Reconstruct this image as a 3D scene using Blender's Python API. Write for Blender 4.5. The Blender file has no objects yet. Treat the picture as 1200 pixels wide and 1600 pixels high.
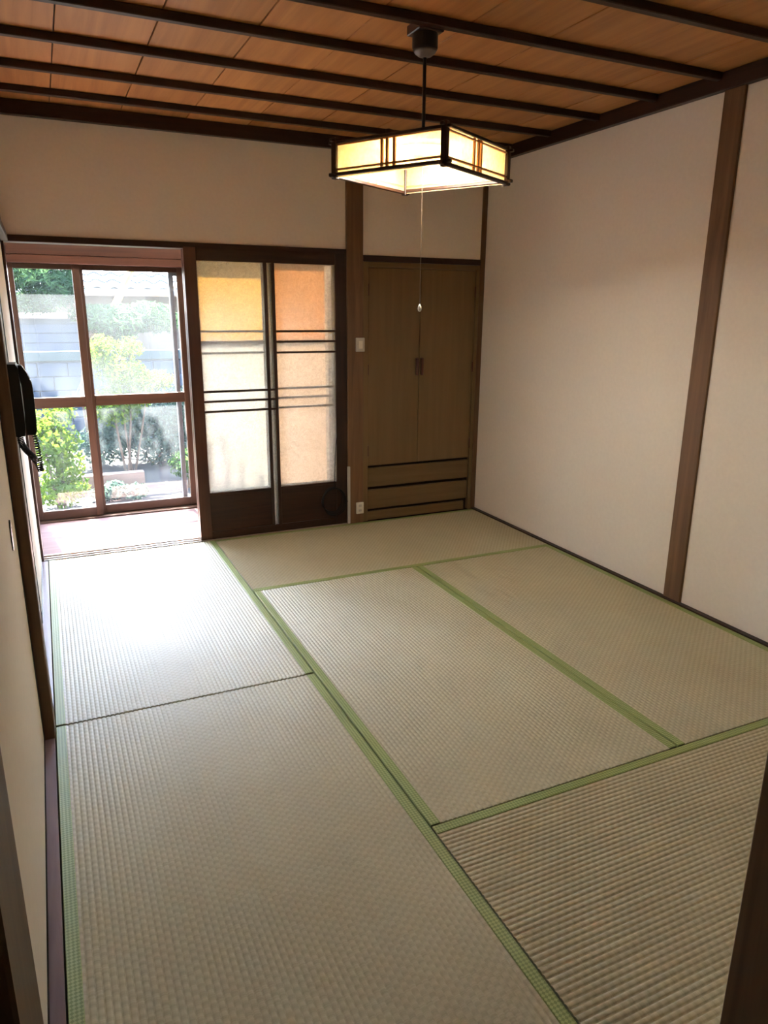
import bpy, bmesh, math, random
from mathutils import Vector, Matrix

random.seed(7)
S = bpy.context.scene
COL = S.collection

# ------------------------------------------------------------------ camera
cam_d = bpy.data.cameras.new('camera')
cam = bpy.data.objects.new('camera', cam_d)
COL.objects.link(cam)
F = Vector((0.40607819, 0.87226141, -0.27250787))
R = Vector((0.90752846, -0.4199089, 0.00828302))
U = Vector((0.10720352, 0.2506722, 0.9621179))
M3 = Matrix((R, U, -F)).transposed()
cam.matrix_world = Matrix.Translation((0.1084, -0.5693, 1.4179)) @ M3.to_4x4()
cam_d.sensor_fit = 'HORIZONTAL'
cam_d.sensor_width = 36.0
cam_d.lens = 36.0 * 1122.75 / 1200.0
cam_d.clip_start = 0.02
S.camera = cam

# ------------------------------------------------------------------ world, sun, exposure
SUN_EL = math.radians(62.0)
sun_dir = Vector((-0.133, 0.991, 0)).normalized() * math.cos(SUN_EL) + Vector((0, 0, math.sin(SUN_EL)))
W = bpy.data.worlds.new('world')
S.world = W
W.use_nodes = True
wn = W.node_tree
sky = wn.nodes.new('ShaderNodeTexSky')
sky.sky_type = 'NISHITA'
sky.sun_disc = False
sky.sun_elevation = SUN_EL
sky.sun_rotation = math.atan2(sun_dir.x, sun_dir.y)
sky.dust_density = 2.0
bg = wn.nodes['Background']
bg.inputs['Strength'].default_value = 0.21
wn.links.new(sky.outputs[0], bg.inputs['Color'])

sd = bpy.data.lights.new('sun_offscreen', 'SUN')
sd.energy = 12.5
sd.angle = math.radians(0.6)
sd.color = (1.0, 0.97, 0.92)
so = bpy.data.objects.new('sun_offscreen', sd)
COL.objects.link(so)
so.rotation_euler = sun_dir.to_track_quat('Z', 'Y').to_euler()
so.location = (0, 8, 9)

pd = bpy.data.lights.new('window_daylight', 'AREA')      # sky portal: guides sampling through the veranda window
pd.shape = 'RECTANGLE'
pd.size, pd.size_y = 2.05, 1.7
pd.cycles.is_portal = True
po = bpy.data.objects.new('window_daylight', pd)
COL.objects.link(po)
po.location = (0.98, 4.80, 0.83)
po.rotation_euler = (math.radians(-90), 0, 0)

S.view_settings.view_transform = 'Standard'
S.view_settings.look = 'None'
S.view_settings.gamma = 1.0
S.view_settings.use_curve_mapping = False
S.view_settings.exposure = 5.2
S.cycles.max_bounces = 14
S.cycles.diffuse_bounces = 8
S.cycles.glossy_bounces = 4
S.cycles.transmission_bounces = 8
S.cycles.transparent_max_bounces = 16
S.cycles.sample_clamp_indirect = 6.0
S.cycles.caustics_reflective = False
S.cycles.caustics_refractive = True
S.cycles.blur_glossy = 0.5


# ------------------------------------------------------------------ material helpers
def lin(c):
    r = []
    for v in c[:3]:
        v = v / 255.0
        r.append(v / 12.92 if v <= 0.04045 else ((v + 0.055) / 1.055) ** 2.4)
    return (*r, 1.0)


def new_mat(name):
    m = bpy.data.materials.new(name)
    m.use_nodes = True
    nt = m.node_tree
    return m, nt, nt.nodes['Principled BSDF']


def N(nt, t, **kw):
    n = nt.nodes.new(t)
    for k, v in kw.items():
        setattr(n, k, v)
    return n


def ramp(nt, c0, c1, p0=0.0, p1=1.0):
    r = N(nt, 'ShaderNodeValToRGB')
    r.color_ramp.elements[0].color = c0
    r.color_ramp.elements[1].color = c1
    r.color_ramp.elements[0].position = p0
    r.color_ramp.elements[1].position = p1
    return r


def math_n(nt, op, a, b=None):
    n = N(nt, 'ShaderNodeMath', operation=op)
    for i, v in enumerate((a, b)):
        if v is None:
            continue
        if isinstance(v, (int, float)):
            n.inputs[i].default_value = v
        else:
            nt.links.new(v, n.inputs[i])
    return n.outputs[0]


def wood(name, c0, c1, axis='X', rough=0.5, scale=1.0, spec=0.4, bump=0.15):
    """grain stretched along one axis"""
    m, nt, p = new_mat(name)
    tc = N(nt, 'ShaderNodeTexCoord')
    mp = N(nt, 'ShaderNodeMapping')
    s = [26 * scale] * 3
    s['XYZ'.index(axis)] = 1.3 * scale
    mp.inputs['Scale'].default_value = s
    geo = N(nt, 'ShaderNodeNewGeometry')
    nt.links.new(geo.outputs['Position'], mp.inputs['Vector'])
    oi = N(nt, 'ShaderNodeObjectInfo')
    add = N(nt, 'ShaderNodeVectorMath', operation='ADD')
    sc = N(nt, 'ShaderNodeVectorMath', operation='SCALE')
    cmb = N(nt, 'ShaderNodeCombineXYZ')
    for i in range(3):
        nt.links.new(oi.outputs['Random'], cmb.inputs[i])
    nt.links.new(cmb.outputs[0], sc.inputs[0])
    sc.inputs['Scale'].default_value = 37.0
    nt.links.new(mp.outputs[0], add.inputs[0])
    nt.links.new(sc.outputs[0], add.inputs[1])
    no = N(nt, 'ShaderNodeTexNoise')
    no.inputs['Scale'].default_value = 1.0
    no.inputs['Detail'].default_value = 5.0
    no.inputs['Roughness'].default_value = 0.6
    no.inputs['Distortion'].default_value = 0.6
    nt.links.new(add.outputs[0], no.inputs['Vector'])
    r = ramp(nt, lin(c0), lin(c1), 0.3, 0.7)
    nt.links.new(no.outputs['Fac'], r.inputs[0])
    hs = N(nt, 'ShaderNodeHueSaturation')
    nt.links.new(r.outputs[0], hs.inputs['Color'])
    nt.links.new(math_n(nt, 'MULTIPLY_ADD', oi.outputs['Random'], 0.22), hs.inputs['Value'])
    hs.inputs['Value'].links[0].from_node.inputs[2].default_value = 0.89
    nt.links.new(hs.outputs[0], p.inputs['Base Color'])
    p.inputs['Roughness'].default_value = rough
    p.inputs['Specular IOR Level'].default_value = spec
    b = N(nt, 'ShaderNodeBump')
    b.inputs['Strength'].default_value = bump
    b.inputs['Distance'].default_value = 0.002
    nt.links.new(no.outputs['Fac'], b.inputs['Height'])
    nt.links.new(b.outputs[0], p.inputs['Normal'])
    return m


def plain(name, c, rough=0.6, spec=0.3, noise=0.06, nscale=30.0, bump=0.0, metal=0.0):
    m, nt, p = new_mat(name)
    no = N(nt, 'ShaderNodeTexNoise')
    no.inputs['Scale'].default_value = nscale
    no.inputs['Detail'].default_value = 4.0
    geo = N(nt, 'ShaderNodeNewGeometry')
    nt.links.new(geo.outputs['Position'], no.inputs['Vector'])
    l = lin(c)
    lo = tuple(v * (1 - noise * 2) for v in l[:3]) + (1,)
    hi = tuple(min(1, v * (1 + noise * 2)) for v in l[:3]) + (1,)
    r = ramp(nt, lo, hi, 0.25, 0.75)
    nt.links.new(no.outputs['Fac'], r.inputs[0])
    nt.links.new(r.outputs[0], p.inputs['Base Color'])
    p.inputs['Roughness'].default_value = rough
    p.inputs['Specular IOR Level'].default_value = spec
    p.inputs['Metallic'].default_value = metal
    if bump:
        b = N(nt, 'ShaderNodeBump')
        b.inputs['Strength'].default_value = bump
        b.inputs['Distance'].default_value = 0.003
        nt.links.new(no.outputs['Fac'], b.inputs['Height'])
        nt.links.new(b.outputs[0], p.inputs['Normal'])
    return m


def leaf_mat(name, c0, c1, trans=0.45):
    m, nt, p = new_mat(name)
    nt.nodes.remove(p)
    out = nt.nodes['Material Output']
    no = N(nt, 'ShaderNodeTexNoise')
    no.inputs['Scale'].default_value = 9.0
    no.inputs['Detail'].default_value = 3.0
    geo = N(nt, 'ShaderNodeNewGeometry')
    nt.links.new(geo.outputs['Position'], no.inputs['Vector'])
    r = ramp(nt, lin(c0), lin(c1), 0.35, 0.65)
    nt.links.new(no.outputs['Fac'], r.inputs[0])
    d = N(nt, 'ShaderNodeBsdfDiffuse')
    t = N(nt, 'ShaderNodeBsdfTranslucent')
    mx = N(nt, 'ShaderNodeMixShader')
    mx.inputs[0].default_value = trans
    nt.links.new(r.outputs[0], d.inputs[0])
    nt.links.new(r.outputs[0], t.inputs[0])
    nt.links.new(d.outputs[0], mx.inputs[1])
    nt.links.new(t.outputs[0], mx.inputs[2])
    nt.links.new(mx.outputs[0], out.inputs[0])
    return m


def clear_glass(name, dust=0.10):
    m, nt, p = new_mat(name)
    nt.nodes.remove(p)
    out = nt.nodes['Material Output']
    tr = N(nt, 'ShaderNodeBsdfTransparent')
    tr.inputs[0].default_value = (0.96, 0.98, 0.975, 1)
    gl = N(nt, 'ShaderNodeBsdfGlossy')
    gl.inputs['Roughness'].default_value = 0.02
    fr = N(nt, 'ShaderNodeLayerWeight')
    fr.inputs[0].default_value = 0.5
    ff = math_n(nt, 'POWER', fr.outputs['Facing'], 5.0)
    ff = math_n(nt, 'ADD', math_n(nt, 'MULTIPLY', ff, 0.6), 0.03)
    mx = N(nt, 'ShaderNodeMixShader')
    nt.links.new(ff, mx.inputs[0])
    nt.links.new(tr.outputs[0], mx.inputs[1])
    nt.links.new(gl.outputs[0], mx.inputs[2])
    # a film of dust that scatters the sun
    tl = N(nt, 'ShaderNodeBsdfTranslucent')
    tl.inputs[0].default_value = (0.85, 0.9, 0.95, 1)
    no = N(nt, 'ShaderNodeTexNoise')
    no.inputs['Scale'].default_value = 3.0
    no.inputs['Detail'].default_value = 5.0
    geo = N(nt, 'ShaderNodeNewGeometry')
    nt.links.new(geo.outputs['Position'], no.inputs['Vector'])
    f = math_n(nt, 'MULTIPLY', no.outputs['Fac'], dust * 2)
    m2 = N(nt, 'ShaderNodeMixShader')
    nt.links.new(f, m2.inputs[0])
    nt.links.new(mx.outputs[0], m2.inputs[1])
    nt.links.new(tl.outputs[0], m2.inputs[2])
    nt.links.new(m2.outputs[0], out.inputs[0])
    return m


def frosted(name, tint, transl=0.5, rough=0.3, pattern=60.0, strength=0.5):
    m, nt, p = new_mat(name)
    nt.nodes.remove(p)
    out = nt.nodes['Material Output']
    geo = N(nt, 'ShaderNodeNewGeometry')
    no = N(nt, 'ShaderNodeTexNoise')
    no.inputs['Scale'].default_value = pattern
    no.inputs['Detail'].default_value = 3.0
    no.inputs['Distortion'].default_value = 2.5
    nt.links.new(geo.outputs['Position'], no.inputs['Vector'])
    b = N(nt, 'ShaderNodeBump')
    b.inputs['Strength'].default_value = strength
    b.inputs['Distance'].default_value = 0.004
    nt.links.new(no.outputs['Fac'], b.inputs['Height'])
    r = ramp(nt, tuple(v * 0.86 for v in lin(tint)[:3]) + (1,), lin(tint), 0.35, 0.62)
    nt.links.new(no.outputs['Fac'], r.inputs[0])
    tl = N(nt, 'ShaderNodeBsdfTranslucent')
    nt.links.new(r.outputs[0], tl.inputs[0])
    rf = N(nt, 'ShaderNodeBsdfRefraction')
    rf.inputs['Roughness'].default_value = rough
    rf.inputs['IOR'].default_value = 1.05
    nt.links.new(r.outputs[0], rf.inputs[0])
    nt.links.new(b.outputs[0], rf.inputs['Normal'])
    mx = N(nt, 'ShaderNodeMixShader')
    mx.inputs[0].default_value = transl
    nt.links.new(rf.outputs[0], mx.inputs[1])
    nt.links.new(tl.outputs[0], mx.inputs[2])
    gl = N(nt, 'ShaderNodeBsdfGlossy')
    gl.inputs['Roughness'].default_value = 0.25
    nt.links.new(b.outputs[0], gl.inputs['Normal'])
    m2 = N(nt, 'ShaderNodeMixShader')
    m2.inputs[0].default_value = 0.05
    nt.links.new(mx.outputs[0], m2.inputs[1])
    nt.links.new(gl.outputs[0], m2.inputs[2])
    nt.links.new(m2.outputs[0], out.inputs[0])
    return m


def tatami_mat_material(name, axis, stitch, ca, cb, sheen):
    """rush weave: stitches across ridges that run along axis (0 = x, 1 = y)"""
    m, nt, p = new_mat(name)
    geo = N(nt, 'ShaderNodeNewGeometry')
    sp = N(nt, 'ShaderNodeSeparateXYZ')
    nt.links.new(geo.outputs['Position'], sp.inputs[0])
    along = sp.outputs[axis]
    across = sp.outputs[1 - axis]
    idx = math_n(nt, 'FLOOR', math_n(nt, 'DIVIDE', across, 0.0155))
    par = math_n(nt, 'FLOORED_MODULO', idx, 2.0)
    ph = math_n(nt, 'ADD', math_n(nt, 'DIVIDE', along, 0.024), math_n(nt, 'MULTIPLY', par, 0.5))
    st = math_n(nt, 'SINE', math_n(nt, 'MULTIPLY', ph, 2 * math.pi))
    # single rush strands lie across the ridges
    cmb = N(nt, 'ShaderNodeCombineXYZ')
    nt.links.new(math_n(nt, 'MULTIPLY', along, 420.0), cmb.inputs[0])
    nt.links.new(math_n(nt, 'MULTIPLY', across, 9.0), cmb.inputs[1])
    no = N(nt, 'ShaderNodeTexNoise')
    no.inputs['Scale'].default_value = 1.0
    no.inputs['Detail'].default_value = 2.0
    nt.links.new(cmb.outputs[0], no.inputs['Vector'])
    big = N(nt, 'ShaderNodeTexNoise')
    big.inputs['Scale'].default_value = 2.2
    big.inputs['Detail'].default_value = 3.0
    nt.links.new(geo.outputs['Position'], big.inputs['Vector'])
    f = math_n(nt, 'ADD', math_n(nt, 'MULTIPLY', st, 0.14 * stitch), math_n(nt, 'MULTIPLY', no.outputs['Fac'], 0.55))
    f = math_n(nt, 'ADD', f, math_n(nt, 'MULTIPLY', big.outputs['Fac'], 0.35))
    r = ramp(nt, lin(ca), lin(cb), 0.1, 0.8)
    nt.links.new(f, r.inputs[0])
    nt.links.new(r.outputs[0], p.inputs['Base Color'])
    p.inputs['Roughness'].default_value = 0.5
    p.inputs['Anisotropic'].default_value = 0.85
    tg = N(nt, 'ShaderNodeCombineXYZ')
    tg.inputs[1 - axis].default_value = 1.0
    nt.links.new(tg.outputs[0], p.inputs['Tangent'])
    p.inputs['Specular IOR Level'].default_value = 0.3
    b = N(nt, 'ShaderNodeBump')
    b.inputs['Strength'].default_value = 0.24
    b.inputs['Distance'].default_value = 0.001
    nt.links.new(math_n(nt, 'ADD', math_n(nt, 'MULTIPLY', st, stitch), math_n(nt, 'MULTIPLY', no.outputs['Fac'], 0.8)), b.inputs['Height'])
    nt.links.new(b.outputs[0], p.inputs['Normal'])
    # sheen of the glossy strands: broad across each strand, narrow along it
    gl = N(nt, 'ShaderNodeBsdfAnisotropic')
    gl.inputs['Color'].default_value = (0.84, 0.82, 0.74, 1)
    gl.inputs['Roughness'].default_value = 0.62
    gl.inputs['Anisotropy'].default_value = 0.8
    nt.links.new(tg.outputs[0], gl.inputs['Tangent'])
    mx = N(nt, 'ShaderNodeMixShader')
    mx.inputs[0].default_value = sheen
    nt.links.new(p.outputs[0], mx.inputs[1])
    nt.links.new(gl.outputs[0], mx.inputs[2])
    nt.links.new(mx.outputs[0], nt.nodes['Material Output'].inputs[0])
    return m


def border_material(name, ca, cb):
    m, nt, p = new_mat(name)
    geo = N(nt, 'ShaderNodeNewGeometry')
    mp = N(nt, 'ShaderNodeMapping')
    mp.inputs['Rotation'].default_value = (0, 0, math.radians(45))
    mp.inputs['Scale'].default_value = (150, 150, 1)
    nt.links.new(geo.outputs['Position'], mp.inputs['Vector'])
    ch = N(nt, 'ShaderNodeTexChecker')
    ch.inputs['Scale'].default_value = 1.0
    ch.inputs['Color1'].default_value = lin(ca)
    ch.inputs['Color2'].default_value = lin(cb)
    nt.links.new(mp.outputs[0], ch.inputs['Vector'])
    nt.links.new(ch.outputs['Color'], p.inputs['Base Color'])
    p.inputs['Roughness'].default_value = 0.5
    p.inputs['Specular IOR Level'].default_value = 0.5
    b = N(nt, 'ShaderNodeBump')
    b.inputs['Strength'].default_value = 0.4
    b.inputs['Distance'].default_value = 0.001
    nt.links.new(ch.outputs['Fac'], b.inputs['Height'])
    nt.links.new(b.outputs[0], p.inputs['Normal'])
    return m


M = {}
M['wall'] = plain('wall_paper', (238, 231, 221), 0.85, 0.15, 0.012, 55, 0.25)
M['dark_x'] = wood('dark_wood_x', (36, 19, 11), (62, 35, 20), 'X', 0.42)
M['dark_y'] = wood('dark_wood_y', (36, 19, 11), (62, 35, 20), 'Y', 0.42)
M['dark_z'] = wood('dark_wood_z', (36, 19, 11), (62, 35, 20), 'Z', 0.42)
M['post_z'] = wood('post_wood_z', (92, 66, 44), (124, 92, 62), 'Z', 0.5)
M['red_x'] = wood('red_wood_x', (66, 38, 27), (92, 56, 40), 'X', 0.35)
M['red_z'] = wood('red_wood_z', (66, 38, 27), (92, 56, 40), 'Z', 0.35)
M['sash_x'] = wood('sash_wood_x', (56, 37, 25), (80, 55, 39), 'X', 0.45)
M['sash_z'] = wood('sash_wood_z', (56, 37, 25), (80, 55, 39), 'Z', 0.45)
M['board'] = wood('ceiling_board', (164, 110, 60), (196, 140, 82), 'Y', 0.5, 0.7)
M['batten'] = wood('batten_wood', (32, 17, 10), (54, 30, 18), 'X', 0.45)
M['sill'] = wood('sill_wood', (122, 104, 106), (144, 124, 124), 'Y', 0.22, spec=0.6)
M['sill_x'] = wood('sill_wood_x', (150, 130, 112), (178, 156, 136), 'X', 0.3, spec=0.5)
M['veranda'] = wood('veranda_floor', (100, 80, 80), (122, 100, 98), 'X', 0.7, spec=0.15)
M['subfloor'] = wood('subfloor_wood', (120, 100, 76), (150, 126, 98), 'X', 0.8)
M['cabinet'] = wood('cabinet_laminate', (114, 92, 60), (124, 100, 66), 'Z', 0.5, 1.0, 0.3, 0.03)
M['cabinet_x'] = wood('cabinet_laminate_x', (110, 88, 56), (124, 100, 66), 'X', 0.5, 1.0, 0.3, 0.05)
M['cabinet_dark'] = plain('cabinet_gap', (46, 32, 18), 0.8)
M['handle'] = plain('brown_handle', (84, 48, 30), 0.35, 0.5)
RUSH = ((160, 152, 120), (206, 198, 166))
M['mat_x'] = tatami_mat_material('tatami_rush_x', 0, 0.8, *RUSH, 0.04)
M['mat_y'] = tatami_mat_material('tatami_rush_y', 1, 0.8, *RUSH, 0.04)
M['border'] = border_material('green_border_cloth', (162, 174, 108), (124, 140, 76))
M['paper'] = plain('fusuma_paper', (226, 216, 198), 0.8, 0.2, 0.012, 40, 0.1)
M['lacquer'] = plain('black_lacquer', (24, 18, 14), 0.25, 0.5, 0.05)
M['glass'] = clear_glass('clear_glass', 0.005)
M['frost'] = frosted('patterned_glass', (244, 241, 234), 0.2, 0.11, 42.0, 0.4)
M['frost_back'] = frosted('patterned_glass_rear', (246, 244, 240), 0.10, 0.08, 42.0, 0.25)
M['glow_gold'] = frosted('gold_glow_tint', (134, 116, 70), 0.9, 0.5, 12)  # gold to cream: glow seen through the frosted doors, put into pane tints
M['glow_amber'] = frosted('amber_glow_tint', (124, 98, 70), 0.9, 0.5, 12)
M['glow_white'] = frosted('white_glow_tint', (126, 125, 121), 0.9, 0.5, 12)
M['cream'] = frosted('cream_glow_tint', (124, 112, 100), 0.9, 0.5, 12)
M['black'] = plain('black_plastic', (16, 14, 13), 0.5, 0.3)
M['phone'] = plain('brown_plastic', (24, 19, 15), 0.5, 0.3)
M['white_plastic'] = plain('white_plastic', (220, 214, 200), 0.4, 0.4, 0.01)
M['grey_plastic'] = plain('grey_plastic', (190, 184, 176), 0.4, 0.4, 0.01)
M['rose'] = plain('dark_metal', (24, 22, 22), 0.4, 0.5)
M['rose_grey'] = plain('grey_metal', (96, 97, 102), 0.4, 0.5)
M['lamp_dark'] = wood('lamp_wood_dark', (40, 22, 12), (62, 36, 22), 'Z', 0.35)
M['lamp_light'] = wood('lamp_wood_light', (166, 110, 62), (198, 140, 86), 'Z', 0.45)
M['white_enamel'] = plain('white_enamel', (236, 234, 228), 0.4, 0.4, 0.005)


def washi():
    m, nt, p = new_mat('washi_paper')
    nt.nodes.remove(p)
    out = nt.nodes['Material Output']
    geo = N(nt, 'ShaderNodeNewGeometry')
    no = N(nt, 'ShaderNodeTexNoise')
    no.inputs['Scale'].default_value = 70
    no.inputs['Detail'].default_value = 5
    nt.links.new(geo.outputs['Position'], no.inputs['Vector'])
    r = ramp(nt, lin((230, 204, 160)), lin((246, 226, 188)), 0.3, 0.7)
    nt.links.new(no.outputs['Fac'], r.inputs[0])
    d = N(nt, 'ShaderNodeBsdfDiffuse')
    t = N(nt, 'ShaderNodeBsdfTranslucent')
    nt.links.new(r.outputs[0], d.inputs[0])
    nt.links.new(r.outputs[0], t.inputs[0])
    mx = N(nt, 'ShaderNodeMixShader')
    mx.inputs[0].default_value = 0.55
    nt.links.new(d.outputs[0], mx.inputs[1])
    nt.links.new(t.outputs[0], mx.inputs[2])
    rf = N(nt, 'ShaderNodeBsdfRefraction')
    rf.inputs['IOR'].default_value = 1.03
    rf.inputs['Roughness'].default_value = 0.4
    nt.links.new(r.outputs[0], rf.inputs[0])
    m2 = N(nt, 'ShaderNodeMixShader')
    m2.inputs[0].default_value = 0.35
    nt.links.new(mx.outputs[0], m2.inputs[1])
    nt.links.new(rf.outputs[0], m2.inputs[2])
    nt.links.new(m2.outputs[0], out.inputs[0])
    return m


M['washi'] = washi()


def emitter(name, c, s):
    m, nt, p = new_mat(name)
    p.inputs['Base Color'].default_value = (0.9, 0.9, 0.9, 1)
    p.inputs['Emission Color'].default_value = lin(c)
    p.inputs['Emission Strength'].default_value = s
    return m


M['tube'] = emitter('fluorescent_tube', (255, 246, 232), 2.7)


# ------------------------------------------------------------------ object helpers
def link(name, me, mat=None, parent=None, loc=(0, 0, 0), smooth=False):
    o = bpy.data.objects.new(name, me)
    COL.objects.link(o)
    if mat is not None:
        me.materials.append(mat)
    o.location = loc
    if parent is not None:
        o.parent = parent
    if smooth:
        for p in me.polygons:
            p.use_smooth = True
    return o


def bm_box(bm, x0, x1, y0, y1, z0, z1, bevel=0.0):
    vs = [bm.verts.new(v) for v in ((x0, y0, z0), (x1, y0, z0), (x1, y1, z0), (x0, y1, z0),
                                    (x0, y0, z1), (x1, y0, z1), (x1, y1, z1), (x0, y1, z1))]
    fs = [bm.faces.new([vs[i] for i in f]) for f in
          ((0, 3, 2, 1), (4, 5, 6, 7), (0, 1, 5, 4), (1, 2, 6, 5), (2, 3, 7, 6), (3, 0, 4, 7))]
    if bevel:
        es = list({e for f in fs for e in f.edges})
        bmesh.ops.bevel(bm, geom=es, offset=bevel, segments=1, affect='EDGES', profile=0.5)


ORIG = {}


def box(name, x0, x1, y0, y1, z0, z1, mat, parent=None, bevel=0.0):
    bm = bmesh.new()
    bm_box(bm, x0, x1, y0, y1, z0, z1, bevel)
    return mesh_out(name, bm, mat, parent)


def boxes(name, lst, mat, parent=None, bevel=0.0):
    bm = bmesh.new()
    for b in lst:
        bm_box(bm, *b, bevel)
    return mesh_out(name, bm, mat, parent)


def mesh_out(name, bm, mat, parent=None, smooth=False):
    me = bpy.data.meshes.new(name)
    if parent is not None:
        o = ORIG[parent.name].copy()
        loc = (0, 0, 0)
    else:
        xs = [v.co.x for v in bm.verts]
        ys = [v.co.y for v in bm.verts]
        zs = [v.co.z for v in bm.verts]
        o = Vector(((min(xs) + max(xs)) / 2, (min(ys) + max(ys)) / 2, min(zs)))
        loc = o
    bmesh.ops.translate(bm, verts=bm.verts, vec=-o)
    bmesh.ops.recalc_face_normals(bm, faces=bm.faces)
    bm.to_mesh(me)
    bm.free()
    ob = link(name, me, mat, parent, loc, smooth)
    ORIG[ob.name] = o
    return ob


def empty(name, loc):
    o = bpy.data.objects.new(name, None)
    COL.objects.link(o)
    o.location = loc
    o.empty_display_size = 0.1
    ORIG[o.name] = Vector(loc)
    return o


def tag(o, label=None, cat=None, group=None, kind=None):
    for k, v in (('label', label), ('category', cat), ('group', group), ('kind', kind)):
        if v:
            o[k] = v
    return o


def st(o, label=None):
    o['kind'] = 'structure'
    if label:
        o['label'] = label
    return o


def bm_tube(bm, pts, r, n=8, closed=False):
    pts = [Vector(p) for p in pts]
    rings = []
    cnt = len(pts)
    for i, p in enumerate(pts):
        a = pts[i - 1] if (i > 0 or closed) else p
        b = pts[(i + 1) % cnt] if (i < cnt - 1 or closed) else p
        d = (b - a).normalized()
        q = d.to_track_quat('Z', 'Y') if d.length > 0 else Vector((0, 0, 1)).to_track_quat('Z', 'Y')
        rr = r[i] if isinstance(r, (list, tuple)) else r
        ux, uy = q @ Vector((1, 0, 0)), q @ Vector((0, 1, 0))
        if rings:
            # keep the ring aligned with the last one
            pu = last_u - d * last_u.dot(d)
            if pu.length > 1e-6:
                ux = pu.normalized()
                uy = d.cross(ux)
        last_u = ux
        rings.append([bm.verts.new(p + (ux * math.cos(2 * math.pi * k / n) + uy * math.sin(2 * math.pi * k / n)) * rr)
                      for k in range(n)])
    m = cnt if closed else cnt - 1
    for i in range(m):
        A, B = rings[i], rings[(i + 1) % cnt]
        for k in range(n):
            bm.faces.new((A[k], A[(k + 1) % n], B[(k + 1) % n], B[k]))
    if not closed:
        bm.faces.new(list(reversed(rings[0])))
        bm.faces.new(rings[-1])


def bm_lathe(bm, prof, cx, cy, n=24):
    rings = []
    for r, z in prof:
        rings.append([bm.verts.new((cx + r * math.cos(2 * math.pi * k / n), cy + r * math.sin(2 * math.pi * k / n), z))
                      for k in range(n)])
    for A, B in zip(rings, rings[1:]):
        for k in range(n):
            bm.faces.new((A[k], A[(k + 1) % n], B[(k + 1) % n], B[k]))
    bm.faces.new(rings[0])
    bm.faces.new(rings[-1])


def bm_extrude(bm, prof, axis, a, b):
    """prof: 2-D outline; axis: extrusion axis 'x'|'y'|'z'"""
    def P(u, v, t):
        return {'x': (t, u, v), 'y': (u, t, v), 'z': (u, v, t)}[axis]
    A = [bm.verts.new(P(u, v, a)) for u, v in prof]
    B = [bm.verts.new(P(u, v, b)) for u, v in prof]
    n = len(prof)
    bm.faces.new(A)
    bm.faces.new(list(reversed(B)))
    for k in range(n):
        bm.faces.new((A[k], A[(k + 1) % n], B[(k + 1) % n], B[k]))


# ------------------------------------------------------------------ the room: sizes from the photograph
WX = 2.887            # right wall face
YB = 3.82             # back wall face
ZC = 2.3256           # underside of the cornice
ZB = 2.396            # ceiling boards
PY0, PY1 = 1.846, 1.955   # side posts

# floor under the mats and the veranda floor
st(box('floor', -0.30, 3.1, -2.2, 3.92, -0.16, -0.056, M['subfloor']))
vf = st(box('floor', -0.15, 2.35, 3.90, 4.86, -0.12, -0.004, M['veranda']), 'reddish brown wooden veranda floor in the sun')
st(box('floor', -0.30, 3.1, -2.2, -0.12, -0.055, -0.005, M['subfloor']))

# right wall: plaster bays and what carries them
wr = st(box('wall_right', WX + 0.02, WX + 0.14, -2.2, 4.0, -0.16, 2.6, M['wall']))
box('plaster_panel', WX, WX + 0.02, PY1, YB, 0.004, ZC + 0.03, M['wall'], wr)
box('plaster_panel', WX, WX + 0.02, -0.0, PY0, 0.004, ZC + 0.03, M['wall'], wr)
st(box('trim_1', WX - 0.012, WX + 0.06, PY0, PY1, -0.01, ZC + 0.03, M['post_z'], bevel=0.003),
   'brown wooden post between the plaster bays of the side wall')
st(box('trim_2', 2.858, WX + 0.004, 0.0, YB, -0.05, 0.006, M['dark_y'], bevel=0.001), 'narrow brown floor strip along the plaster wall')

# back wall: plaster above the head rail and above the wardrobe
wb = st(box('wall_back', -0.30, 3.02, YB + 0.03, YB + 0.08, 1.74, 2.6, M['wall']))
box('plaster_panel', -0.04, 1.876, YB, YB + 0.03, 1.75, ZC + 0.03, M['wall'], wb)
box('plaster_panel', 1.98, 2.86, YB, YB + 0.03, 1.735, ZC + 0.03, M['wall'], wb)
st(box('wall_back', 1.93, 3.02, 4.30, 4.36, -0.16, 2.6, M['wall']))
st(box('trim_3', -0.06, 1.876, YB - 0.012, YB + 0.10, 1.735, 1.768, M['dark_x'], bevel=0.002), 'dark head rail over the sliding doors')
st(box('trim_4', 1.874, 1.984, YB - 0.022, YB + 0.10, -0.05, ZC + 0.03, M['post_z'], bevel=0.003), 'brown post between sliding doors and wardrobe')
st(box('trim_5', 1.984, 2.852, YB - 0.012, YB + 0.06, 1.703, 1.739, M['dark_x'], bevel=0.002), 'dark lintel over the wardrobe doors')
st(box('trim_6', 2.852, WX, YB - 0.012, YB + 0.08, -0.05, ZC + 0.03, M['post_z'], bevel=0.002), 'slim corner post beside the wardrobe')
# left corner post, door sill with its two grooves
st(box('trim_7', -0.115, -0.018, YB - 0.03, YB + 0.08, -0.05, ZC + 0.03, M['red_z'], bevel=0.003), 'reddish corner post at the veranda opening')
st(boxes('trim_8', [(-0.02, 1.876, 3.797, 3.812, -0.05, 0.004), (-0.02, 1.876, 3.835, 3.852, -0.05, 0.004),
                    (-0.02, 1.876, 3.878, 3.90, -0.05, 0.004), (-0.02, 1.876, 3.797, 3.90, -0.05, -0.006)], M['sill_x']),
   'grooved wooden door sill at the veranda')

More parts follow.
